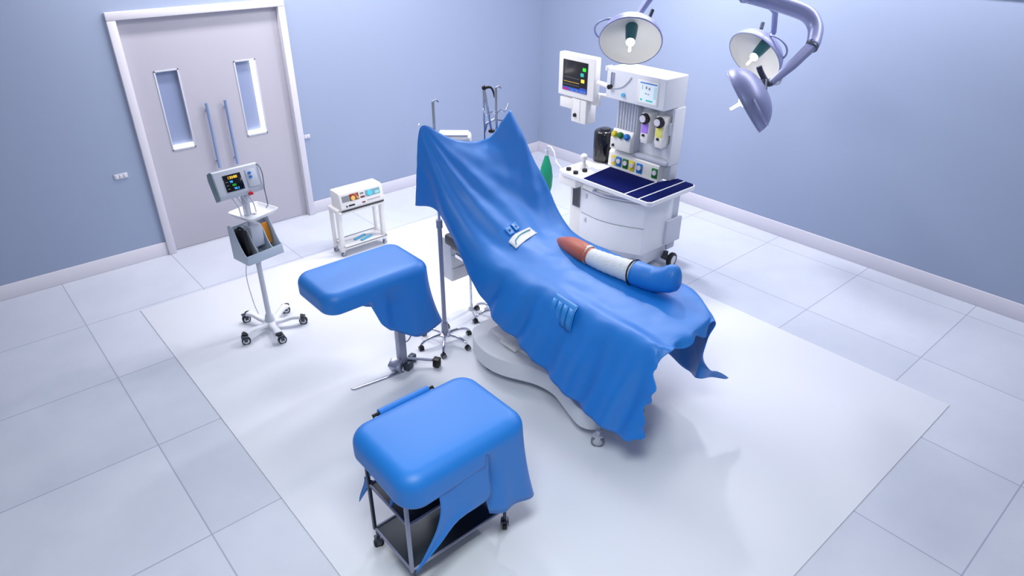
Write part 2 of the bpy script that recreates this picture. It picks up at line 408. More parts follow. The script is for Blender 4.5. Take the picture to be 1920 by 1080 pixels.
MB().prism(sk, (0, 0, 0), (1, 0, 0), (0, 1, 0), .06, .1, .006).build('base_skirt', OFFW, ot)
MB().box((2.9, 2.98, .245), (.5, .62, .045), .02, 3).box((2.66, 3.02, .27), (.12, .17, .03), .012).build('base_cover', WHITE2, ot)
MB().box((2.9, 2.7, .50), (.30, .42, .52), .04, 3).build('column', OFFW, ot)
MB().lo((2.66, 2.08, .755), (3.22, 3.74, .80), .012).build('top_frame', BLACK, ot)
MB().lo((2.64, 2.06, .80), (3.24, 2.96, .855), .02, 3).build('mattress', DGREY, ot)
MB().lo((2.615, 3.0, .80), (3.28, 3.755, .885), .02, 3).build('mattress', DGREY, ot)
for s in (2.605, 3.285): MB().lo((s-.006, 2.3, .755), (s+.006, 3.6, .785), .003).build('side_rail', CHROME, ot)
for x, y in ((2.562, 2.095), (2.99, 2.12), (2.57, 3.16), (3.23, 3.16)):
    caster(ot, x, y, .042, .03, 2.25, .13, GREYP, OFFW, OFFW, off=0)

# ---------------------------------------------------------------- patient's leg on the drape
pt = thing('person', (3.03, 2.55, .9), 'person lying under the blue sheet, only one bandaged leg showing', 'person')
LEG = [((3.13, 3.10, .875), .035), ((3.095, 2.99, .93), .052), ((3.06, 2.86, .967), .066), ((3.035, 2.74, .98), .066), ((3.03, 2.65, .978), .056), ((3.035, 2.55, .978), .050), ((3.06, 2.42, .975), .052), ((3.085, 2.30, .972), .050), ((3.105, 2.20, .975), .046), ((3.115, 2.13, .99), .040), ((3.12, 2.10, 1.02), .028)]
pp = spline([l[0] for l in LEG], 5); rr = []
for i in range(len(LEG)-1):
    for t in range(5): rr.append(LEG[i][1]+(LEG[i+1][1]-LEG[i][1])*t/5)
rr.append(LEG[-1][1])
MB().tube(pp, rr, 20).build('body', SKIN, pt, 180)
bpth = spline([(3.035, 2.695, .979), (3.03, 2.65, .978), (3.035, 2.55, .978), (3.06, 2.42, .975), (3.08, 2.335, .973)], 8)
brr = []
for i, p in enumerate(bpth):
    t = i/(len(bpth)-1); brr.append(.054+.020*t+.0015*sin(i*1.9))
MB().tube(bpth, brr, 24, cap=False).build('bandage', BAND, pt, 180, solid=.004)
MB().tube(spline([(3.037, 2.705, .979), (3.034, 2.68, .979)], 2), .064, 24, cap=False).build('tape_ring', BAND, pt, 180, solid=.004)
cov = [((3.075, 2.36, .973), .066), ((3.08, 2.335, .973), .080), ((3.09, 2.28, .972), .082), ((3.105, 2.21, .972), .076), ((3.118, 2.15, .978), .074), ((3.128, 2.10, .99), .072), ((3.13, 2.055, 1.0), .056), ((3.13, 2.035, 1.0), .02)]
cp = spline([c[0] for c in cov], 4); cr = []
for i in range(len(cov)-1):
    for t in range(4): cr.append(cov[i][1]+(cov[i+1][1]-cov[i][1])*t/4)
cr.append(cov[-1][1])
cb = MB().tube(cp, cr, 28)
for v in cb.v:
    v += V((0, 0, 1))*cloth_noise(v, 14, .008)
    if v.z > .985 and v.y < 2.2:      # toes push the cover upwards
        v.z += (v.z-.985)*.75*max(0, min(1, (2.22-v.y)/.14))
cb.build('foot_cover', DRAPE, pt, 180)
MB().tube([V((3.08, 2.337, .973))+V((cos(a)*.083, sin(a)*.012, sin(a)*.083)) for a in [2*pi*k/32 for k in range(32)]], .005, 8, True).build('cover_hem', BLACK, pt, 180)

# drape details (need the built drape)
bpy.context.view_layer.update()
lab = patch_on('label_patch', [[(2.712, 3.135, 1.01), (2.80, 3.172, 1.02), (2.945, 3.185, 1.03)], [(2.717, 3.10, 1.0), (2.825, 3.135, 1.01), (2.955, 3.155, 1.01)], [(2.722, 3.066, .98), (2.845, 3.095, 1.0), (2.964, 3.126, 1.0)]], PAPER)
lab['label'] = 'white paper label'
def lab_curve(pts, r, m, name):
    ps = []
    for p in spline(pts, 8):
        l, n = lay(p); ps.append(l+n*.012)
    return MB().tube(ps, r, 6).build(name, m, lab, 180)
lab_curve([(2.745, 3.09, .99), (2.765, 3.125, 1.0), (2.83, 3.155, 1.01), (2.93, 3.165, 1.02)], .004, E_TEAL and mat('teal_print', (70, 160, 170), .6), 'printed_curve')
tb = patch_on('tape_tab', [[(2.745, 3.225, 1.06), (2.80, 3.235, 1.06)], [(2.75, 3.165, 1.03), (2.80, 3.175, 1.03)]], DRAPE_D, off=.009, th=.004)
patch_on('tape_tab', [[(2.815, 3.24, 1.07), (2.865, 3.25, 1.07)], [(2.815, 3.18, 1.04), (2.865, 3.19, 1.04)]], DRAPE_D, off=.009, th=.004)
for q in ((2.775, 3.20, 1.05), (2.84, 3.215, 1.05)):
    l, n = lay(q); MB().cyl(l+n*.008, l+n*.018, .008, n=12).build('snap', mat('dark_snap', (10, 50, 110), .5), drape)
# tube pocket on the near side
pk0, pk1 = V((2.605, 2.555, .912)), V((2.595, 2.355, .905))
bk = []
for i in range(7):
    t = i/6; a = pk0.lerp(pk1, t); bk.append([a+V((-.0, 0, .0)), a+V((-.03, .0, -.03)), a+V((-.052, .0, -.09)), a+V((-.064, .0, -.155))])
pocket = MB().grid(net(bk, 3, 2)).build('tube_pocket', DRAPE_D, drape, 180, solid=.004, recalc=False)
pocket['label'] = 'blue four-slot holder'
for i in range(4):
    t0, t1 = i/4+.03, (i+1)/4-.03
    gr = []
    for k in range(7):
        t = t0+(t1-t0)*k/6; a = pk0.lerp(pk1, t); bu = .004+.004*sin(pi*k/6)
        gr.append([a+V((-.026-bu, 0, -.018)), a+V((-.047-bu, .0, -.06)), a+V((-.058-bu, .0, -.105)), a+V((-.066-bu, .0, -.15))])
    MB().grid(gr).build('slot', DRAPE_D, pocket, 180, solid=.003, recalc=False)

# ---------------------------------------------------------------- drape poles
def pole(x, y, label, a0):
    t = thing('drip_stand', (x, y, 0), label, 'pole stand', 'drip stands holding up the sheet')
    MB().cyl((x, y, .07), (x, y, 1.02), .0165, n=20).build('pole', PAINT, t)
    MB().cyl((x, y, 1.0), (x, y, 1.885), .010, n=16).build('inner_pole', CHROME, t)
    MB().cyl((x, y, .99), (x, y, 1.05), .023, n=20).build('clamp', PAINT, t)
    MB().cyl((x, y, .085), (x, y, .19), .026, n=20).build('collar', PAINT, t)
    MB().lathe([(0, .10), (.03, .10), (.05, .092), (.052, .08), (.03, .066), (0, .066)], (x, y, 0), n=24).build('base_hub', CHROME, t)
    for i in range(6):
        a = a0+i*pi/3; d = V((cos(a), sin(a), 0)); o = V((x, y, 0))
        pts = spline([o+d*.03+V((0, 0, .085)), o+d*.11+V((0, 0, .088)), o+d*.17+V((0, 0, .075)), o+d*.205+V((0, 0, .052))], 4)
        MB().tube(pts, [.014-.004*k/len(pts) for k in range(len(pts))], 10).build('leg', CHROME, t)
        e = o+d*.207; caster(t, e.x, e.y, .020, .034, a+pi/2+.5*sin(i*2.1), .05, BLACK, GREYP, BLACK, twin=True, off=0)
    # hooks
    hk = MB().tube([(x, y, 1.885), (x+.02, y-.01, 1.895), (x+.035, y-.015, 1.88)], .006, 8)
    hk.build('top_hook', PAINT, t)
    for s in ((-1,) if x < 2.8 else (-1, 1)):
        pts = spline([(x, y, 1.70), (x+s*.04, y, 1.725), (x+s*.075, y, 1.705), (x+s*.10, y, 1.725), (x+s*.118, y, 1.758)], 4)
        MB().tube(pts, .0045, 8).build('hook', CHROME, t)
    return t
pole(2.525, 3.672, 'chrome-based drip stand at the near upper corner of the blue sheet, fully visible pole', radians(-10))
pole(3.083, 3.70, 'drip stand behind the far upper corner of the blue sheet, its base half hidden', radians(-12))

# ---------------------------------------------------------------- white equipment stand behind the sheet
es = thing('equipment_stand', (2.982, 3.928, 0), 'white drawer stand with chrome post standing behind the hung blue sheet', 'equipment stand')
MB().cyl((2.982, 3.928, .006), (2.982, 3.928, 1.36), .013, n=16).build('post', CHROME, es)
MB().lathe([(0, .03), (.02, .03), (.024, .014), (.026, .0), (0, .0)], (2.982, 3.928, .006), n=24).build('foot', WHITE, es)
db = MB().lo((2.805, 3.94, .33), (2.975, 4.08, .70), .01).build('drawer_box', WHITE, es)
for i, z in enumerate((.335, .455, .575)):
    MB().lo((2.812, 3.932, z+.008), (2.968, 3.942, z+.112), .005).build('drawer', WHITE2, db)
for z0, z1 in ((.372, .465), (.575, .668)):
    MB().tube([(2.806, 4.05, z0), (2.772, 4.05, z0), (2.772, 4.05, z1), (2.806, 4.05, z1)], .0045, 8).build('handle', DSTEEL, es)
hd = MB().box((2.96, 4.05, 1.42), (.26, .17, .17), .03, 3, rot=-.715).build('head_unit', WHITE2, es)
MB().box((2.955, 4.045, 1.508), (.22, .13, .012), .005, rot=-.715).build('top_panel', TRIM, hd)
cab = spline([(2.985, 3.93, .01), (2.93, 3.80, .010), (2.90, 3.68, .010), (2.95, 3.56, .010), (3.02, 3.42, .010)], 6)
MB().tube(cab, .004, 8).build('cable', OFFW, es)
cr_ = thing('crutch_stand', (3.12, 3.83, 0), 'pair of chrome rods with black top clamp behind the blue sheet', 'support rod')
MB().tube([(3.085, 3.84, .012), (3.085, 3.84, 1.845)], .008, 12).build('rod', CHROME, cr_)
MB().tube([(3.125, 3.812, 1.56), (3.090, 3.838, 1.85)], .010, 12).build('rod', CHROME, cr_)
MB().ball((3.088, 3.838, 1.86), .018).tube(spline([(3.09, 3.836, 1.86), (3.125, 3.81, 1.862), (3.142, 3.80, 1.83), (3.148, 3.795, 1.79)], 4), [.009, .010, .010, .009, .009, .008, .008, .008, .007, .007, .006, .006, .005], 10).build('clamp', BLACK, cr_)
MB().tube([(3.085, 3.84, 1.53), (3.10, 3.83, 1.60), (3.15, 3.80, 1.63), (3.20, 3.77, 1.62)], .009, 10).build('cross_arm', STEEL, cr_)
MB().ball((3.13, 3.81, 1.545), .02, (1.4, 1, .8)).build('lower_clamp', BLACK, cr_)
MB().lathe([(0, .02), (.02, .02), (.024, .010), (.026, .0), (0, .0)], (3.085, 3.84, .006), n=20).build('foot', OFFW, cr_)

# ---------------------------------------------------------------- pouch-shaped covers
def sstep(a, b, x):
    if b < a: return 1-sstep(b, a, x)
    t = max(0., min(1., (x-a)/(b-a))); return t*t*(3-2*t)
def cover(name, x0, x1, y0, y1, zt, th, r, er, zhem, m, parent, flare=(0, 0), amp=.012, seed=0., N=176, belly=None, pinch=None):
    """cloth lying over a tray: flat top, soft rolled edge, tucked-under belly, and a free-hanging part where zhem(x, y) is low"""
    cx, cy, hx, hy = (x0+x1)/2, (y0+y1)/2, (x1-x0)/2, (y1-y0)/2
    poly = [V((p[0], p[1], 0)) for p in rrect(2*hx, 2*hy, r, 12)]
    seg = [(poly[(k+1) % len(poly)]-poly[k]).length for k in range(len(poly))]; tot = sum(seg); base = []
    k, acc = 0, 0.
    for q in range(N):
        d = tot*q/N
        while acc+seg[k] < d: acc += seg[k]; k += 1
        base.append(poly[k].lerp(poly[(k+1) % len(poly)], (d-acc)/max(seg[k], 1e-9)))
    nor = []
    for q in range(N):
        t = base[(q+1) % N]-base[q-1]; nor.append(V((t.y, -t.x, 0)).normalized())
    C0 = V((cx, cy, 0))
    def at_(q, ins, z): p = C0+base[q]-nor[q]*ins; return V((p.x, p.y, z))
    rings = []
    for f in (1., .9, .75, .6, .45): rings.append([C0+V((base[q].x*(1-f), base[q].y*(1-f), zt+.002)) for q in range(N)])
    for k in range(0, 9):
        a = radians(90-k*90/8); rings.append([at_(q, er*(1-cos(a)), zt-er*(1-sin(a))) for q in range(N)])
    zb = zt-th; z1 = zt-er; S = 12
    for k in range(1, S+1):
        t = k/S; row = []
        for q in range(N):
            p0 = C0+base[q]; zh = zhem(p0.x, p0.y); dz = belly(p0.x, p0.y) if belly else 0.
            w = sstep(0, .06, zb-zh)                                # 0 tucked under, 1 hanging
            tb = min(1, t*1.15); tuck = .11*max(0, tb-.45)**1.5*1.8
            pb = at_(q, tuck, z1+(zb+dz-z1)*min(1, sin(tb*pi/2)*1.0))
            z = z1+(zh-z1)*t; dep = max(0, zt-z)
            L_ = tot*q/N
            out = amp*t*(sin(L_*19+seed)+.6*sin(L_*31+seed*2))+.010*t-(pinch(p0.x, p0.y)*min(1, t*2.5) if pinch else 0.)
            ph = at_(q, -out, z+.012*t*t*sin(L_*23+seed)); ph.x += flare[0]*t*t*sstep(cx, x1, p0.x); ph.y += flare[1]*t
            row.append(pb.lerp(ph, w))
        rings.append(row)
    return MB().grid(rings, True).build(name, m, parent, 180, solid=.004, recalc=True)

# mayo instrument stand + cover
ms = thing('instrument_stand', (2.09, 3.60, 0), 'grey single-post instrument stand holding up the blue-covered tray', 'instrument stand')
MB().box((2.085, 3.605, .44), (.06, .06, .76), .008).build('post', PAINT, ms)
MB().lo((1.60, 3.42, .80), (2.16, 3.79, .822), .008).build('tray', STEEL, ms)
MB().box((2.0, 3.60, .79), (.26, .04, .025), .005).build('tray_arm', PAINT, ms)
MB().prism([(1.66, 3.625), (1.675, 3.60), (2.06, 3.545), (2.06, 3.575)], (0, 0, 0), (1, 0, 0), (0, 1, 0), .008, .016, .003).build('foot_bar', STEEL, ms)
MB().box((2.02, 3.59, .065), (.075, .085, .085), .008, rot=Matrix.Rotation(.5, 3, 'Z') @ Matrix.Rotation(-.5, 3, 'Y')).build('pedal', STEEL, ms)
MB().box((2.11, 3.565, .036), (.075, .05, .06), .01, rot=.4).box((2.185, 3.63, .036), (.06, .05, .055), .012, rot=.4).build('foot_block', DSTEEL, ms)
MB().tube([(2.12, 3.60, .075), (2.2, 3.53, .07), (2.285, 3.455, .06)], .011, 10).build('leg', PAINT, ms)
caster(ms, 2.285, 3.45, .034, .04, .5, .07, BLACK, BLACK, BLACK, off=0)
MB().tube(spline([(2.12, 3.60, .22), (2.155, 3.60, .23), (2.22, 3.62, .285), (2.30, 3.66, .25)], 5), .004, 8).build('cable', GREYP, ms)

mc = thing('instrument_cover', (1.9, 3.6, .7), 'blue cloth pulled over the instrument tray between monitor cart and tall sheet', 'table cover')
def hem_mayo(x, y):
    pts = [(1.68, .90), (1.74, .80), (1.79, .66), (1.86, .56), (1.93, .495), (2.0, .46), (2.12, .445), (2.30, .44)]
    for (xa, za), (xb, zb) in zip(pts, pts[1:]):
        if x < xb: return za+(zb-za)*max(0, (x-xa)/(xb-xa))
    return pts[-1][1]
cover('top_cover', 1.44, 2.205, 3.31, 3.775, .965, .155, .10, .065, hem_mayo, DRAPE, mc, (.075, .0), .011, 1.0, pinch=lambda x, y: .05*math.exp(-((x-1.90)/.06)**2)*sstep(3.6, 3.4, y))

# ---------------------------------------------------------------- foreground trolley + cover
ft = thing('instrument_trolley', (1.40, 2.16, 0), 'dark steel three-tier trolley in the foreground under a blue cloth', 'trolley')
X0, X1, Y0, Y1 = 1.095, 1.705, 1.985, 2.335
for x in (X0, X1):
    for y in (Y0, Y1):
        MB().box((x, y, .44), (.018, .018, .60), .003).build('post', PAINT if y == Y0 else DSTEEL, ft)
        e = .012
        caster(ft, x+(e if x == X0 else -e), y, .028, .026, .6+2*x, .14, BLACK, BLACK, DSTEEL, off=0)
for z in (.145, .46, .735):
    sh = MB().lo((X0, Y0, z-.006), (X1, Y1, z), .002).build('shelf', SHELF, ft)
    rim = MB()
    for a, b in (((X0, Y0), (X1, Y0)), ((X0, Y1), (X1, Y1)), ((X0, Y0), (X0, Y1)), ((X1, Y0), (X1, Y1))):
        rim.tube([(a[0], a[1], z+.002), (b[0], b[1], z+.002)], .0065, 8)
    rim.build('rim', PAINT, sh)
hd = MB().tube([(1.20, Y1, .745), (1.20, 2.41, .795), (1.56, 2.41, .795), (1.56, Y1, .745)], .009, 10).build('push_handle', BLACK, ft)
fc = thing('trolley_cover', (1.40, 2.12, .6), 'blue cloth pulled over the foreground trolley with trailing pointed tails', 'table cover')
def hem_fg(x, y):
    a = 1.475 if y < 2.1 else 1.42
    return .80+(.33-.80)*sstep(a-.02, a+.025, x)-.05*sstep(1.58, 1.75, x)
cover('top_cover', 1.02, 1.75, 1.845, 2.375, .855, .165, .11, .075, hem_fg, DRAPE, fc, (.05, .0), .012, 2.2, belly=lambda x, y: -.035*sstep(1.6, 1.1, x)*sstep(2.2, 1.85, y), pinch=lambda x, y: .075*sstep(1.575, 1.47, x)*sstep(2.0, 1.9, y))
pl = []
for (xa, za), (xb, zb) in zip([(1.19, .80), (1.195, .70), (1.195, .60), (1.165, .50), (1.10, .395), (1.042, .315)], [(1.488, .80), (1.487, .64), (1.485, .49), (1.295, .475), (1.18, .40), (1.046, .31)]):
    pl.append([V((xa+(xb-xa)*k/6, 1.856-.01*(.8-(za+zb)/2)+.004*sin(k*1.3+za*9), za+(zb-za)*k/6)) for k in range(7)])
MB().grid(net(pl, 3, 4)).build('hanging_panel', DRAPE, fc, 30, solid=.004, recalc=False)
for q in ([(1.09, 2.36, .50), (1.12, 2.335, .47), (1.065, 2.41, .30)], [(1.10, 2.30, .62), (1.16, 2.28, .62), (1.095, 2.315, .53)], [(1.10, 2.12, .60), (1.165, 2.08, .60), (1.095, 2.13, .47)]):
    a, b, c = [V(p) for p in q]
    MB().grid([[a.lerp(c, t/6)+V((.006*sin(t), 0, 0)), ((a+b)/2).lerp(c, t/6)+V((0, -.008*(1-t/6), 0)), b.lerp(c, t/6*.999)] for t in range(7)]).build('tail', DRAPE, fc, 180, solid=.003, recalc=False)
rl = MB().tube([(1.235, 2.41, .795), (1.53, 2.41, .795)], .021, 18)
rl.grid([[(x, 2.41+s*.020, .795-z) for x in [1.235+.295*k/8 for k in range(9)]] for s, z in ((1, 0), (1, .03), (1, .06))])
rl.build('handle_wrap', DRAPE, fc, 60, recalc=True)

# ---------------------------------------------------------------- vital signs monitor on a roll stand
c0 = V((1.575, 4.75, 0))
vm = thing('vital_signs_monitor', c0, 'vital signs monitor on a white five-wheel roll stand in front of the door', 'patient monitor')
def turn(d):                                            # each tier is swivelled a little differently; fronts face -ay
    global ax, ay
    ax = V((cos(radians(d)), sin(radians(d)), 0)); ay = V((-sin(radians(d)), cos(radians(d)), 0))
turn(10)
def L(u, v, z): return c0+ax*u+ay*v+V((0, 0, z))
def rotm(tilt=0.): return Matrix((ax, ay, V((0, 0, 1)))).transposed() @ Matrix.Rotation(tilt, 3, 'X')
MB().lathe([(0, .15), (.022, .15), (.03, .135), (.038, .10), (.045, .07), (.045, .055), (0, .055)], c0, n=28).build('base_hub', OFFW, vm)
for i, a in enumerate([radians(d) for d in (196, 262, 334, 34, 112)]):
    d = V((cos(a), sin(a), 0)); s = V((-sin(a), cos(a), 0))
    lg = MB(); pts = spline([c0+d*.02+V((0, 0, .075)), c0+d*.10+V((0, 0, .072)), c0+d*.17+V((0, 0, .088)), c0+d*.235+V((0, 0, .088))], 5)
    g = []
    for k, p in enumerate(pts):
        w = .034-.010*sin(pi*k/(len(pts)-1)); h = .012
        g.append([p+s*w+V((0, 0, -h)), p+s*w*.9+V((0, 0, h*.5)), p+s*w*.5+V((0, 0, h)), p-s*w*.5+V((0, 0, h)), p-s*w*.9+V((0, 0, h*.5)), p-s*w+V((0, 0, -h))])
    lg.grid(g, True); lg.add(g[-1], [tuple(range(6))])
    lg.build('leg', WHITE, vm, 60)
    e = c0+d*.24; MB().cyl(e+V((0, 0, .078)), e+V((0, 0, .092)), .026).build('caster_cap', BLACK, vm)
    e2 = e+V((cos(a+.9), sin(a+.9), 0))*.02
    caster(vm, e2.x, e2.y, .034, .030, radians(-20)+.3*sin(i*2), .078, BLACK, WHITE, DSTEEL, off=-.012)
MB().tube([c0+V((0, 0, .12)), c0+V((0, 0, 1.19))], [.021, .017], 20).build('pole', OFFW, vm)
MB().cyl(c0+V((0, 0, .60)), c0+V((0, 0, .69)), .022).build('pole_collar', OFFW, vm)
# basket: floor, back, side cheeks with a stepped profile, low front, divider
bk_ = MB(); bx0, bx1 = -.135, .165
prof = [(-.11, .665), (.09, .665), (.09, .93), (.055, .945), (.02, .93), (-.01, .87), (-.045, .80), (-.075, .755), (-.10, .735)]
for u in (bx0, bx1, -.035, .085):
    pr_ = prof if u in (bx0, bx1) else [(p[0], min(p[1], .9-.0)) for p in prof]
    bk_.prism([(v, z) for v, z in pr_], L(u, 0, 0), ay, (0, 0, 1), -.003, .003, .001)
bk_.box(L((bx0+bx1)/2, -.01, .668), (bx1-bx0, .20, .006), rot=rotm())
bk_.box(L((bx0+bx1)/2, .088, .79), (bx1-bx0, .006, .25), rot=rotm())
bk_.box(L((bx0+bx1)/2, -.105, .70), (bx1-bx0, .006, .075), .002, rot=rotm())
bk_.build('basket', mat('blue_grey_plastic', (186, 198, 212), .4), vm, 30)
MB().box(L(.022, .02, .83), (.10, .11, .17), .012, rot=rotm()).build('power_box', OFFW, vm)
turn(18)
# shallow tray above the basket
tr = []
for k, (w, h, z, rr2) in enumerate(((.02, .02, 1.0, .009), (.08, .07, 1.0, .03), (.115, .11, 1.004, .035), (.138, .132, 1.026, .03), (.142, .136, 1.031, .03), (.139, .133, 1.022, .03), (.118, .112, .996, .035), (.05, .04, .99, .02))):
    tr.append([L(px+.033, py-.018, z) for px, py in rrect(2*w*.95, 2*h*.95, rr2, 8)])
MB().grid(tr, True).build('tray', WHITE, vm, 180)
# head
turn(4)
hc = L(-.045, -.02, 1.272); RM = rotm(radians(-22))
hx, hy, hz_ = RM.col[0].copy(), RM.col[1].copy(), RM.col[2].copy()
def Hd(u, v, w): return hc+hx*u+hz_*v-hy*w        # u right, v up, w towards viewer
sidep = [(-.045, -.10), (.03, -.10), (.045, -.075), (.05, .095), (.03, .105), (-.035, .10), (-.055, .06)]
MB().prism([(a, b) for a, b in sidep], hc-hx*.165, -hy, hz_, -.165*2+.0, 0.0, .006, 3).build('monitor_head', OFFW, vm, 40)
MB().prism([(a*1.01, b*1.01) for a, b in sidep], hc-hx*.165, -hy, hz_, 0., .006, .002).build('end_cap', mat('teal_grey_plastic', (120, 140, 150), .4), vm, 30)
scr = MB().prism([(-.105, -.055), (.025, -.055), (.025, .062), (-.105, .062)], Hd(0, 0, 0), hx, hz_, .046, .0515, .001).build('screen', SCRB, vm, 30)
tr_ = [('120/80', .026, E_YEL, -.075, .032), ('98', .022, E_BLU, -.066, .004), ('101', .022, E_GRN, -.058, -.021), ('98.2', .022, E_BLU, -.050, -.046)]
for s_, sz, m_, u, v in tr_: text(s_, sz, m_, scr, Hd(u, v, .0525), hx, hz_)
lights_ = MB()
for v in (.012, -.012, -.036): lights_.prism([(-.095, v), (-.078, v), (-.078, v+.003), (-.095, v+.003)], Hd(0, 0, 0), hx, hz_, .0515, .0522)
lights_.prism([(.014, -.048), (.020, -.048), (.017, -.042)], Hd(0, 0, 0), hx, hz_, .0515, .0522)
lights_.build('screen_mark', E_GRY, scr, 0)
MB().prism([(.055, -.06), (.14, -.06), (.135, .065), (.06, .07)], Hd(0, 0, 0), hx, hz_, .043, .054, .006).build('connector_panel', OFFW, vm)
for v in (.04, .012): MB().cyl(Hd(.085, v, .05), Hd(.085, v, .068), .010, n=16).build('connector', BLU, vm)
MB().prism([(-.008, 0), (.022, 0), (.022, .018), (.007, .026), (-.008, .018)], Hd(.045, -.112, 0), hx, hz_, .03, .055, .003).build('connector', RED, vm)['label'] = 'red plug under the monitor'
MB().tube(spline([Hd(.13, .07, .04), Hd(.165, .085, .05), Hd(.175, .02, .06), Hd(.155, -.10, .05), Hd(.15, -.20, .03), L(.13, -.03, 1.03)], 5), .0042, 8).build('coiled_cable', GREYP, vm)
for i, u in enumerate((-.075, -.04, .0, .04)):
    MB().tube([Hd(u, -.10, .01), L(u+.01, -.01, 1.08), L(u+.015, -.015, 1.012)], .005, 8).build('bracket_rod', OFFW, vm)
MB().box(L(0, .01, 1.09), (.05, .03, .2), .006, rot=rotm()).build('mount', OFFW, vm)
MB().tube(spline([L(-.07, .02, .67), L(-.10, .03, .5), L(-.075, .06, .25), L(-.04, .10, .12)], 6), .0035, 8).build('power_cord', OFFW, vm)
turn(10)
cf = tag(MB().box(L(-.085, -.005, .80), (.035, .13, .22), .012, 3, rot=rotm(-.12)).tube(spline([L(-.11, .02, .90), L(-.09, .0, .93), L(-.07, -.04, .87), L(-.07, -.06, .74)], 5), .008, 8).build('pressure_cuff', BLACK), 'black blood pressure cuff tucked in the left slot of the monitor basket', 'blood pressure cuff')
cf = tag(MB().box(L(.125, .02, .805), (.052, .02, .165), .003, 2, rot=rotm(-.2)).build('orange_card', ORANGE), 'orange packet standing in the right slot of the monitor basket', 'packet')

# ---------------------------------------------------------------- electrosurgical unit on its trolley
et = thing('equipment_trolley', (2.90, 5.62, 0), 'low white two-tier trolley against the wall under the electronic unit', 'trolley')
for x in (2.66, 3.125):
    MB().box((x, 5.535, .26), (.05, .045, .42), .012, 3).build('post', WHITE2, et)
    MB().box((x, 5.68, .255), (.034, .034, .40), .010, 3).build('post', WHITE2, et)
    MB().box((x, 5.60, .47), (.05, .19, .05), .014, 3).build('side_rail', WHITE2, et)
    for y in (5.53, 5.68): caster(et, x, y, .024, .02, .3, .065, GREYP, OFFW, OFFW, off=0)
MB().lo((2.645, 5.48, .445), (3.14, 5.70, .47), .008).build('shelf', WHITE2, et)
sh = MB().lo((2.665, 5.48, .085), (3.135, 5.72, .10), .004).build('shelf', WHITE2, et)
MB().tube([(2.672, 5.715, .108), (2.672, 5.482, .108), (3.13, 5.482, .108), (3.13, 5.715, .108), (2.672, 5.715, .108)], .004, 6).build('rim', GREYP, sh)
eu = thing('electrosurgical_unit', (2.91, 5.62, .47), 'white control unit with amber and blue panels on the low white trolley', 'electrosurgical unit')
side = [(5.485, .475), (5.67, .475), (5.67, .655), (5.53, .655), (5.505, .645), (5.475, .51)]
MB().prism([(y, z) for y, z in side], (2.67, 0, 0), (0, 1, 0), (0, 0, 1), 0, .465, .008, 3).build('housing', WHITE2, eu)
# front panel frame: u along x, v up the sloping face
po = V((2.67, 5.4735, .505)); pvv = V((0, .030, .140)).normalized()
def face(pts, m, name, d=.002, z0=-.001): return MB().prism(pts, po, (1, 0, 0), pvv, z0, d, 0).build(name, m, eu, 0)
R4 = lambda a, b, c, d: [(a, b), (c, b), (c, d), (a, d)]
face(R4(.025, .062, .20, .118), mat('grey_panel', (134, 136, 144), .5), 'left_panel')
face(R4(.105, .060, .20, .122), AMBD, 'left_lamp_panel', .003)
for x, y, r, m_ in ((.138, .083, .022, AMB), (.175, .095, .010, PINK), (.185, .078, .009, AMB), (.122, .112, .009, RED), (.165, .115, .010, PINK)):
    MB().cyl(po+V((x, 0, 0))+pvv*y+V((0, -.002, 0)), po+V((x, 0, 0))+pvv*y+V((0, -.006, .001)), r, n=18).build('lamp', m_, eu)
face(R4(.272, .062, .43, .120), mat('teal_panel', (130, 168, 180), .5), 'right_panel')
MB().cyl(po+V((.318, 0, 0))+pvv*.092+V((0, -.002, 0)), po+V((.318, 0, 0))+pvv*.092+V((0, -.006, .001)), .027, n=24).build('dial', CYAN, eu)
face(R4(.375, .07, .42, .095), mat('aqua_panel', (160, 224, 224), .5), 'aqua_key', .004)
face(R4(.218, .062, .262, .078), MAROON, 'display', .003); face(R4(.218, .098, .255, .112), GREYP, 'display', .003)
face(R4(.08, .012, .145, .026), BLACK, 'slot', .003); face(R4(.225, .012, .258, .024), MAROON, 'display', .003)
face(R4(.28, .02, .42, .032), mat('pale_grey_panel', (186, 178, 184), .5), 'label_strip', .002)
MB().cyl(po+V((.06, 0, 0))+pvv*.018+V((0, .001, 0)), po+V((.06, 0, 0))+pvv*.018+V((0, -.005, 0)), .008, n=14).build('knob', BLACK, eu)
MB().lo((2.672, 5.474, .478), (3.13, 5.49, .486), .002).build('shadow_gap', BLACK, eu)
for i, (x, y, r) in enumerate(((2.90, 5.62, .30), (2.945, 5.565, .30))):
    tag(MB().box((x, y, .1075), (.15, .03, .012), .004, rot=r).build('instrument_pack', LBLUE),
        ('light blue sealed packet at the back of the low trolley shelf', 'light blue sealed packet at the front of the low trolley shelf')[i], 'packet', 'packets on the low trolley shelf')

# ---------------------------------------------------------------- anaesthesia machine
am = thing('anaesthesia_machine', (4.7, 3.75, 0), 'tall white anaesthesia workstation with screens and drawers by the right wall', 'anaesthesia machine')
def bx(name, a, b, m=WHITE, bev=.008, p=None, seg=2): return MB().lo(a, b, bev, seg).build(name, m, p or am)
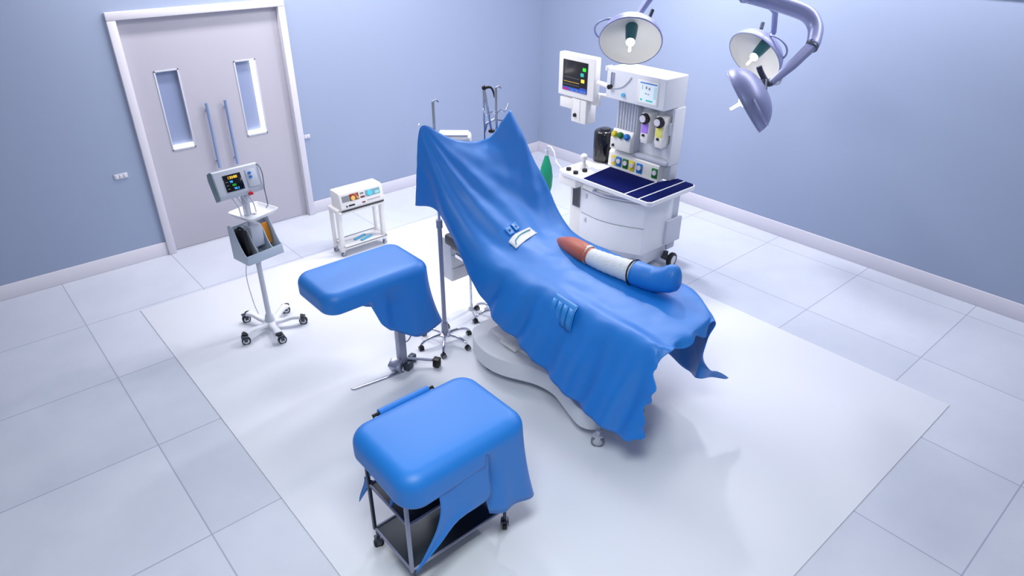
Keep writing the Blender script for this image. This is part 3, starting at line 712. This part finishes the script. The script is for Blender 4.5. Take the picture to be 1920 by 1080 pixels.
# cabinet with bowed drawer fronts
def bow(y):  # front x of the drawers
    t = (4.05-y)/.65
    return 4.41+.135*t-.075*sin(pi*t)
ys = [4.05-.65*k/16 for k in range(17)]
cabo = MB().prism([(4.95, 3.40), (4.95, 4.20), (4.435, 4.20), (4.435, 4.05)]+[(bow(y)+.012, y) for y in ys], (0, 0, 0), (1, 0, 0), (0, 1, 0), .20, .80, .004).build('cabinet', WHITE, am)
MB().prism([(4.94, 3.42), (4.94, 4.18), (4.47, 4.18), (4.47, 4.05)]+[(bow(y)+.04, y) for y in ys], (0, 0, 0), (1, 0, 0), (0, 1, 0), .085, .20, .004).build('plinth', OFFW, am)
for z0, z1 in ((.215, .465), (.475, .700)):
    dd = MB().prism([(bow(y)+.02, y) for y in ys[::-1]]+[(bow(y)-.006, y) for y in ys], (0, 0, 0), (1, 0, 0), (0, 1, 0), z0, z1, .004).build('drawer', WHITE, am)
    MB().box((bow(3.97)-.010, 3.97, z1-.045), (.012, .022, .04), .003).build('latch', OFFW, dd)
MB().prism([(bow(y)+.02, y) for y in ys[::-1]]+[(bow(y)-.002, y) for y in ys], (0, 0, 0), (1, 0, 0), (0, 1, 0), .71, .795, .004).build('front_apron', WHITE2, am)
hp = spline([(bow(3.86)+.0, 3.86, .742), (bow(3.86)-.03, 3.855, .742), (bow(3.72)-.045, 3.72, .742), (bow(3.55)-.04, 3.55, .742), (bow(3.43)-.03, 3.43, .742), (bow(3.42), 3.42, .742)], 6)
MB().tube(hp, .014, 12).build('handle', STEEL, am)
bx('left_column', (4.42, 4.055, .10), (4.62, 4.205, .80), WHITE2)
gr_ = bx('vent_grille', (4.408, 4.075, .50), (4.424, 4.165, .705), GREYP, .002)
for k in range(6): MB().lo((4.404, 4.082+.014*k, .51), (4.41, 4.086+.014*k, .695)).build('slat', DGREY, gr_, 0)
# work surface
wsf = MB().prism([(4.305, 3.215), (4.335, 3.185), (4.93, 3.185), (4.96, 3.215), (4.96, 3.40), (4.76, 3.45), (4.76, 4.14), (4.72, 4.30), (4.33, 4.28), (4.30, 4.2)], (0, 0, 0), (1, 0, 0), (0, 1, 0), .81, .848, .006).build('work_surface', WHITE, am)
for pts in ([(4.315, 3.475), (4.735, 3.475), (4.735, 4.005), (4.315, 3.955)], [(4.312, 3.325), (4.955, 3.325), (4.955, 3.40), (4.745, 3.455), (4.312, 3.455)], [(4.315, 3.225), (4.34, 3.197), (4.925, 3.197), (4.95, 3.225), (4.95, 3.305), (4.315, 3.305)]):
    MB().prism(pts, (0, 0, 0), (1, 0, 0), (0, 1, 0), .8485, .8525, .001).build('navy_mat', NAVY, wsf, 30)
bx('breathing_block', (4.315, 4.05, .72), (4.70, 4.275, .815), WHITE2, .012)
for x, y in ((4.375, 4.20), (4.355, 4.09), (4.46, 4.075)): MB().cyl((x, y, .845), (x, y, .872), .024, n=18).build('black_knob', BLACK, am)
MB().lathe([(0, .0), (.045, 0), (.04, .03), (.02, .05), (.014, .09), (0, .09)], (4.50, 4.13, .848), n=24).ball((4.50, 4.13, .965), .034).build('valve', WHITE2, am)
MB().tube([(4.36, 4.26, .80), (4.37, 4.30, .845), (4.40, 4.385, .865), (4.425, 4.43, .88), (4.43, 4.455, .945), (4.45, 4.52, .975), (4.47, 4.585, .965), (4.478, 4.605, .93), (4.478, 4.605, .89)], .009, 10).build('bag_arm', OFFW, am)
MB().lathe([(.013, .02), (.016, 0.), (.03, -.05), (.055, -.13), (.066, -.22), (.062, -.32), (.04, -.42), (.012, -.47), (0, -.475)], (4.478, 4.605, .872), n=28).build('breathing_bag', FLESHG, am)['label'] = 'green breathing bag'
MB().cyl((4.478, 4.605, .862), (4.478, 4.605, .92), .018, n=16).build('bag_connector', OFFW, am)
cn = MB().lathe([(0, 0), (.10, 0), (.105, .015), (.105, .27), (.098, .29), (.085, .30), (0, .30)], (4.84, 4.19, .845), n=40).build('absorber_canister', mat('black_glossy_plastic', (22, 21, 24), .18, coat=.4), am)
cn['label'] = 'black glossy canister'
MB().lathe([(0, .30), (.05, .30), (.05, .315), (0, .315)], (4.84, 4.19, .845), n=24).build('lid', DGREY, cn)
# gauge bank
gb = MB().prism([(4.755, .85), (4.93, .85), (4.93, 1.02), (4.80, 1.02), (4.765, .985)], (0, 4.06, 0), (1, 0, 0), (0, 0, 1), 0, .59, .006).build('gauge_bank', WHITE2, am)
GP = [(3.985, YEL), (3.925, BLU), (3.845, GRN), (3.770, YEL), (3.680, BLU), (3.505, GRN)]
for y, m_ in GP:
    g = MB().lo((4.748, y-.030, .872), (4.758, y+.030, .962), .002).build('gauge', m_, gb)
    MB().cyl((4.750, y-.003, .925), (4.738, y-.003, .925), .022, n=20).build('dial', TRIM, g)
# spine, recess and console
bx('spine', (4.845, 3.405, .85), (4.95, 4.02, 1.52), WHITE, .01)
bx('side_cheek', (4.80, 3.395, 1.0), (4.95, 3.42, 1.50), WHITE, .004)
bx('recess_shelf', (4.765, 3.41, 1.0), (4.86, 3.78, 1.04), OFFW, .01)
fl_ = bx('flowmeter_block', (4.775, 3.77, 1.04), (4.86, 4.01, 1.50), OFFW, .006)
for k in range(7): MB().cyl((4.773, 3.795+.032*k, 1.20), (4.773, 3.795+.032*k, 1.495), .010, n=10).build('flow_tube', OFFW, fl_)
kp = MB().prism([(4.715, 1.04), (4.80, 1.02), (4.80, 1.22), (4.755, 1.22), (4.715, 1.14)], (0, 4.015, 0), (1, 0, 0), (0, 0, 1), 0, .235, .006).build('knob_panel', WHITE2, am)
for y, m_ in ((3.975, YEL), (3.905, GRN), (3.83, BLU)):
    MB().lathe([(.018, 0), (.03, .01), (.028, .035), (.018, .05), (0, .052)], (4.735, y, 1.172), (-.85, -.25, .35), 18).build('flow_knob', m_, kp)
MB().cyl((4.72, 3.975, 1.075), (4.705, 3.975, 1.075), .013, n=14).build('button', BLACK, kp)
for y, m_, hh in ((3.64, PUR, 1.17), (3.483, LYEL, 1.165)):
    va = MB().lo((4.725, y-.047, hh+.02), (4.84, y+.047, 1.435), .008).lo((4.715, y-.044, hh), (4.80, y+.03, hh+.09), .008).build('vaporizer', WHITE2, am)
    MB().cyl((4.728, y, 1.387), (4.70, y, 1.387), .046, n=28).build('dial_ring', BLACK, va)
    MB().cyl((4.715, y+.012, 1.387), (4.692, y+.012, 1.387), .031, n=24).build('dial', TRIM, va)
    MB().lo((4.720, y-.036, 1.255), (4.728, y+.036, 1.345), .001).build('colour_label', m_, va)
    MB().lo((4.705, y-.012, 1.232), (4.728, y+.014, 1.252), .003).build('catch', BLACK, va)
MB().tube([(4.80, 3.41, 1.38), (4.77, 3.408, 1.38), (4.77, 3.408, 1.28)], .010, 8).build('hook', OFFW, am)
con = bx('console', (4.65, 3.405, 1.505), (4.945, 4.055, 1.77), WHITE, .012, seg=3)
MB().lo((4.643, 3.475, 1.53), (4.652, 3.70, 1.725), .004).build('display_bezel', WHITE2, con)
cs = MB().lo((4.640, 3.488, 1.545), (4.645, 3.668, 1.712), .001).build('display', E_WHT, con, 0)
cs['label'] = 'pale touch display'
for (a, b, c, d), m_ in (((3.489, 1.702, 3.667, 1.711), BLU), ((3.525, 1.56, 3.595, 1.572), E_TEAL), ((3.635, 1.56, 3.655, 1.574), E_TEAL), ((3.56, 1.655, 3.575, 1.675), E_GRY), ((3.592, 1.66, 3.607, 1.68), E_GRY), ((3.565, 1.615, 3.58, 1.622), E_GRY), ((3.59, 1.618, 3.61, 1.625), E_GRY), ((3.497, 1.59, 3.50, 1.69), E_TEAL), ((3.512, 1.59, 3.514, 1.69), E_TEAL), ((3.64, 1.65, 3.643, 1.69), E_GRY)):
    MB().lo((4.638, a, b), (4.6405, c, d)).build('display_mark', m_, cs, 0)
cp_ = spline([(4.646, 4.0, 1.60), (4.646, 3.93, 1.61), (4.646, 3.86, 1.635), (4.646, 3.80, 1.69), (4.646, 3.775, 1.725)], 5)
MB().tube(cp_, .007, 8).build('contour_rib', OFFW, con)
MB().cyl((4.652, 3.845, 1.563), (4.632, 3.845, 1.563), .018, n=20).build('control_knob', mat('sky_blue_knob', (98, 176, 216), .4), con)
MB().cyl((4.66, 3.995, 1.61), (4.615, 3.995, 1.61), .020, n=18).build('bellows_knob', BLACK, con)
MB().cyl((4.645, 3.995, 1.63), (4.645, 3.995, 1.735), .007, n=10).cyl((4.645, 3.97, 1.63), (4.645, 3.97, 1.735), .005, n=10).build('glass_tube', CHROME, con)
bx('console_lip', (4.645, 4.045, 1.735), (4.72, 4.075, 1.775), WHITE2, .006, con)
# monitor on its arm
MB().tube([(4.70, 4.05, 1.592), (4.73, 4.22, 1.592)], .022, 14).build('monitor_arm', WHITE2, am)
mo = MB().lo((4.72, 4.258, 1.405), (4.80, 4.728, 1.80), .014, 3).build('monitor', WHITE2, am)
ms_ = MB().lo((4.714, 4.345, 1.462), (4.722, 4.662, 1.742), .002).build('screen', GLASSY, mo, 0)
for (a, b, c, d), m_ in (((4.347, 1.463, 4.66, 1.495), E_DBL), ((4.57, 1.466, 4.655, 1.485), E_RED), ((4.352, 1.50, 4.43, 1.51), E_DBL)):
    MB().lo((4.712, a, b), (4.7145, c, d)).build('screen_bar', m_, ms_, 0)
for z, m_, y in ((1.68, E_GRN, 4.385), (1.63, E_TEAL, 4.41), (1.575, E_YEL, 4.40)):
    MB().box((4.713, y, z), (.002, .04, .03), .0, rot=0).build('screen_value', m_, ms_, 0)
for z, m_ in ((1.545, E_YEL), (1.585, E_GRY), (1.52, E_GRY)):
    wp = []
    for k in range(41):
        y = 4.645-.20*k/40; wp.append((4.7135, y, z+.006*max(0, sin(k*1.05))**8))
    MB().tube(wp, .0009, 5).build('screen_trace', m_, ms_, 0)
for y in (4.53, 4.47, 4.41, 4.37): MB().box((4.7118, y, 1.476), (.001, .018, .012)).build('screen_icon', E_GRY, ms_, 0)
mb = bx('module_rack', (4.735, 4.36, 1.17), (4.88, 4.55, 1.40), WHITE2, .010)
bx('module_bay', (4.735, 4.52, 1.285), (4.82, 4.71, 1.385), WHITE2, .008)
MB().cyl((4.735, 4.495, 1.24), (4.72, 4.495, 1.24), .018, n=16).build('socket', BLACK, mb)
MB().lo((4.731, 4.435, 1.19), (4.737, 4.437, 1.39)).build('seam', OFFW, mb, 0)
MB().tube([(4.80, 4.30, 1.46), (4.85, 4.20, 1.46), (4.90, 4.0, 1.46)], .018, 12).build('support_arm', WHITE2, am)
MB().box((4.80, 4.30, 1.42), (.04, .10, .12), .008).build('support_bracket', WHITE2, am)
bx('rear_cover', (4.86, 3.372, .22), (5.08, 3.402, .46), OFFW, .006)
bx('rear_housing', (4.95, 3.42, .12), (5.08, 4.16, .80), OFFW, .01)
for x, y, a in ((4.50, 3.46, .1), (4.86, 4.14, .1), (4.52, 4.12, .1)):
    caster(am, x, y, .066, .034, a, .135, BLACK, OFFW, OFFW, off=0)
wh = MB().lathe([(.045, -.03), (.062, -.03), (.070, -.02), (.070, .006), (.062, .014), (.045, .014)], (4.925, 3.315, .070), (.12, -1, 0), 32).build('wheel', BLACK, am)
MB().lathe([(0, .012), (.012, .014), (.05, .013), (.061, .010), (.061, -.02), (0, -.02)], (4.925, 3.315, .070), (.12, -1, 0), 32).build('hub', WHITE, wh)
MB().tube([(4.925, 3.34, .070), (4.925, 3.43, .070)], .028, 16).tube([(4.925, 3.395, .07), (4.925, 3.395, .13)], .022, 14).build('axle_housing', DGREY, am)

# ---------------------------------------------------------------- surgical lamps
def lamp(name, c, n, label, d=.165, R=.245, ringside=(0, 0, 1), tilt=0.):
    c = V(c); n = V(n).normalized()
    t = thing(name, c, label, 'surgical lamp', 'surgical lamps over the operating table')
    K = 14; outer = []; inner = []
    for k in range(K+1):
        a = (pi/2)*k/K; outer.append((R*sin(a)**.9, -d*cos(a)))
    for k in range(K+1):
        a = (pi/2)*k/K; inner.append(((R-.008)*sin(a)**.9, -(d-.012)*cos(a)))
    MB().lathe(outer+[(R+.004, .003), (R+.002, .008), (R-.006, .008)], c, n, 56).build('dome', LAMPSH, t, 180)
    MB().lathe(inner+[(R-.006, .007)], c, n, 56).build('reflector', REFL, t, 180)
    MB().lathe([(0, -d+.01), (.05, -d+.01), (.048, -d+.05), (.042, -.045), (.036, 0), (0, .0)], c, n, 28).build('handle_grip', TEAL, t, 60)
    MB().lathe([(0, 0), (.034, 0), (.036, .012), (.03, .026), (.012, .034), (.010, .105), (0, .107)], c, n, 24).build('handle_tip', mat('lamp_glow_white', (255, 255, 252), .3, emit=1.5), t, 60)
    bl = bpy.data.lights.new('bulb', 'POINT'); bl.energy = .6; bl.shadow_soft_size = .02; bl.color = (1, .98, .95)
    bo = bpy.data.objects.new('bulb', bl); COL.objects.link(bo); bo.parent = t; bo.location = n*.055+n.orthogonal().normalized()*.06
    x = V(ringside); x = (x-n*x.dot(n)).normalized(); y = n.cross(x)
    pts = []
    for k in range(13):
        a = radians(-32+64*k/12); rr2 = R*.9+.07*sin(pi*k/12); pts.append(c+(x*cos(a)+y*sin(a))*rr2-n*(d*.42))
    MB().tube(pts, .008, 8).build('bail_handle', LAMPSH, t, 180)
    return t, c, n
hub = V((4.915, 3.01, 2.50))
mt = thing('lamp_mount', (4.915, 3.01, ZC), 'round grey hub on the ceiling column carrying the surgical lamps', 'lamp mount')
MB().cyl((4.915, 3.01, 2.52), (4.915, 3.01, ZC), .06, n=28).build('column', LAMPSH, mt)
MB().lathe([(0, -.115), (.06, -.112), (.085, -.095), (.095, -.06), (.095, .05), (.07, .08), (0, .08)], hub, n=36).build('hub', LAMPSH, mt)
MB().lathe([(0, 0), (.2, 0), (.19, -.05), (.06, -.08), (0, -.08)], (4.915, 3.01, ZC), n=36).build('ceiling_rose', LAMPSH, mt)
t1, c1, n1 = lamp('surgical_lamp', (4.358, 3.583, 2.075), (-.634, -.508, -.583), 'round surgical lamp facing the room, hanging directly above the anaesthesia machine', ringside=(-.6, .75, .25))
MB().tube([c1-n1*.155+V((.03, -.02, .02)), (4.56, 3.69, 2.245), (4.684, 3.673, 2.373)], .028, 16).tube([(4.684, 3.673, 2.373), (4.98, 3.62, 2.66)], .026, 16).tube([(4.98, 3.62, 2.66), (4.915, 3.01, 2.66)], .03, 16).build('arm', LAMPSH, t1)
MB().tube([c1-n1*.11+V((.12, -.07, .09)), c1-n1*.14+V((.14, -.08, .13))], .014, 10).build('joint', DSTEEL, t1)
t2, c2, n2 = lamp('surgical_lamp', (5.434, 3.119, 1.90), (-.821, .072, -.567), 'round surgical lamp with its open face turned left, middle one of the lamp cluster', ringside=(.2, -.85, .6))
MB().tube([c2-n2*.16, (5.62, 3.09, 2.08), (5.36, 2.965, 2.27), (5.10, 2.90, 2.36)], .024, 16).build('arm', LAMPSH, t2)
MB().tube([c2-n2*.12+V((.02, .06, .13)), c2-n2*.15+V((.02, .07, .16))], .016, 10).build('joint', DSTEEL, t2)
t3, c3, n3 = lamp('surgical_lamp', (4.416, 2.556, 1.794), (-.477, .654, -.587), 'round surgical lamp seen edge-on on the thick bent arm, lowest of the lamp cluster', ringside=(-.3, -.55, -.1))
big = spline([(4.92, 3.0, 2.42), (4.98, 2.96, 2.41), (5.05, 2.72, 2.36), (5.085, 2.56, 2.315), (5.075, 2.475, 2.24), (5.01, 2.43, 2.165), (4.955, 2.41, 2.125)], 5)
MB().tube(big, [.058]*16+[.058-.012*k/(len(big)-17) for k in range(len(big)-16)], 20).build('arm', LAMPSH, t3, 180)
MB().tube([(4.965, 2.414, 2.132), (4.78, 2.445, 2.01), (4.60, 2.482, 1.905)], [.041, .036, .024], 18).build('lower_arm', LAMPSH, t3)
MB().cyl((4.975, 2.418, 2.14), (4.945, 2.41, 2.115), .047, n=20).build('elbow_ring', DSTEEL, t3)
MB().tube(spline([(4.60, 2.482, 1.905), (4.565, 2.487, 1.91), (4.54, 2.535, 1.98), (4.528, 2.553, 2.02)], 4), .020, 12).build('bracket', DSTEEL, t3)
MB().tube([c3-n3*.15, (4.545, 2.50, 1.93)], .02, 12).build('joint', DSTEEL, t3)
MB().tube(spline([(4.60, 2.48, 1.90), (4.66, 2.45, 1.90), (4.70, 2.455, 1.945)], 4), .007, 8).build('cable', OFFW, t3)

# ---------------------------------------------------------------- light
W = bpy.data.worlds.new('world'); SC.world = W; W.use_nodes = True
bg = W.node_tree.nodes['Background']; bg.inputs[0].default_value = (.84, .92, 1, 1); bg.inputs[1].default_value = .25
def area(name, loc, size, power, col=(1, 1, 1), aim=None, spread=180, sy=None):
    l = bpy.data.lights.new(name, 'AREA'); l.energy = power; l.color = col; l.size = size; l.spread = radians(spread)
    if sy: l.shape = 'RECTANGLE'; l.size_y = sy
    o = bpy.data.objects.new(name, l); COL.objects.link(o); o.location = loc
    d = V(aim or (loc[0], loc[1], 0))-V(loc); o.rotation_euler = d.to_track_quat('-Z', 'Y').to_euler(); return o
def panel(x, y, w, h, label):  # out-of-frame fixtures added to go with the area lights below
    t = thing('unseen_ceiling_light', (x, y, ZC), label, 'ceiling light', 'unseen ceiling light panels')
    MB().lo((x-w/2, y-h/2, ZC-.025), (x+w/2, y+h/2, ZC), .004).build('frame', TRIM, t)
    MB().lo((x-w/2+.03, y-h/2+.03, ZC-.03), (x+w/2-.03, y+h/2-.03, ZC-.02)).build('diffuser', LITE, t, 0)
panel(5.05, 4.2, .4, .4, 'small square ceiling light panel beyond the surgical lamps')
panel(.6, .8, 1.2, .6, 'long unseen ceiling light panel above the near floor')
panel(3.0, 4.8, 1.2, .6, 'wide added ceiling light panel above the drip stands')
panel(2.9, 6.05, 3.6, .3, 'long unseen ceiling light panel along the back wall')
panel(5.75, 2.4, .3, 3.6, 'long unseen ceiling light panel along the right wall')
area('key_light', (5.05, 4.2, ZC-.06), .26, 66, (1, .98, 1))
area('near_light', (.6, .8, ZC-.06), 1.1, 76, (.90, .98, 1), sy=.5)  # unseen fill added above the near floor
area('centre_light', (3.0, 4.8, ZC-.06), 1.1, 40, (1, .98, .98), sy=.5)  # added lamp, placed so the cloth tops reflect it
area('back_light', (2.9, 6.05, ZC-.06), 3.5, 70, (1, .95, .93), sy=.25)  # unseen long lamp, put in for wall wash and reflections in the cloth
area('right_light', (5.75, 2.4, ZC-.06), .25, 64, (1, .97, 1), sy=3.5)
vs = SC.view_settings; vs.view_transform = 'Standard'; vs.look = 'None'; vs.exposure = 0.02; vs.gamma = 1; vs.use_curve_mapping = False
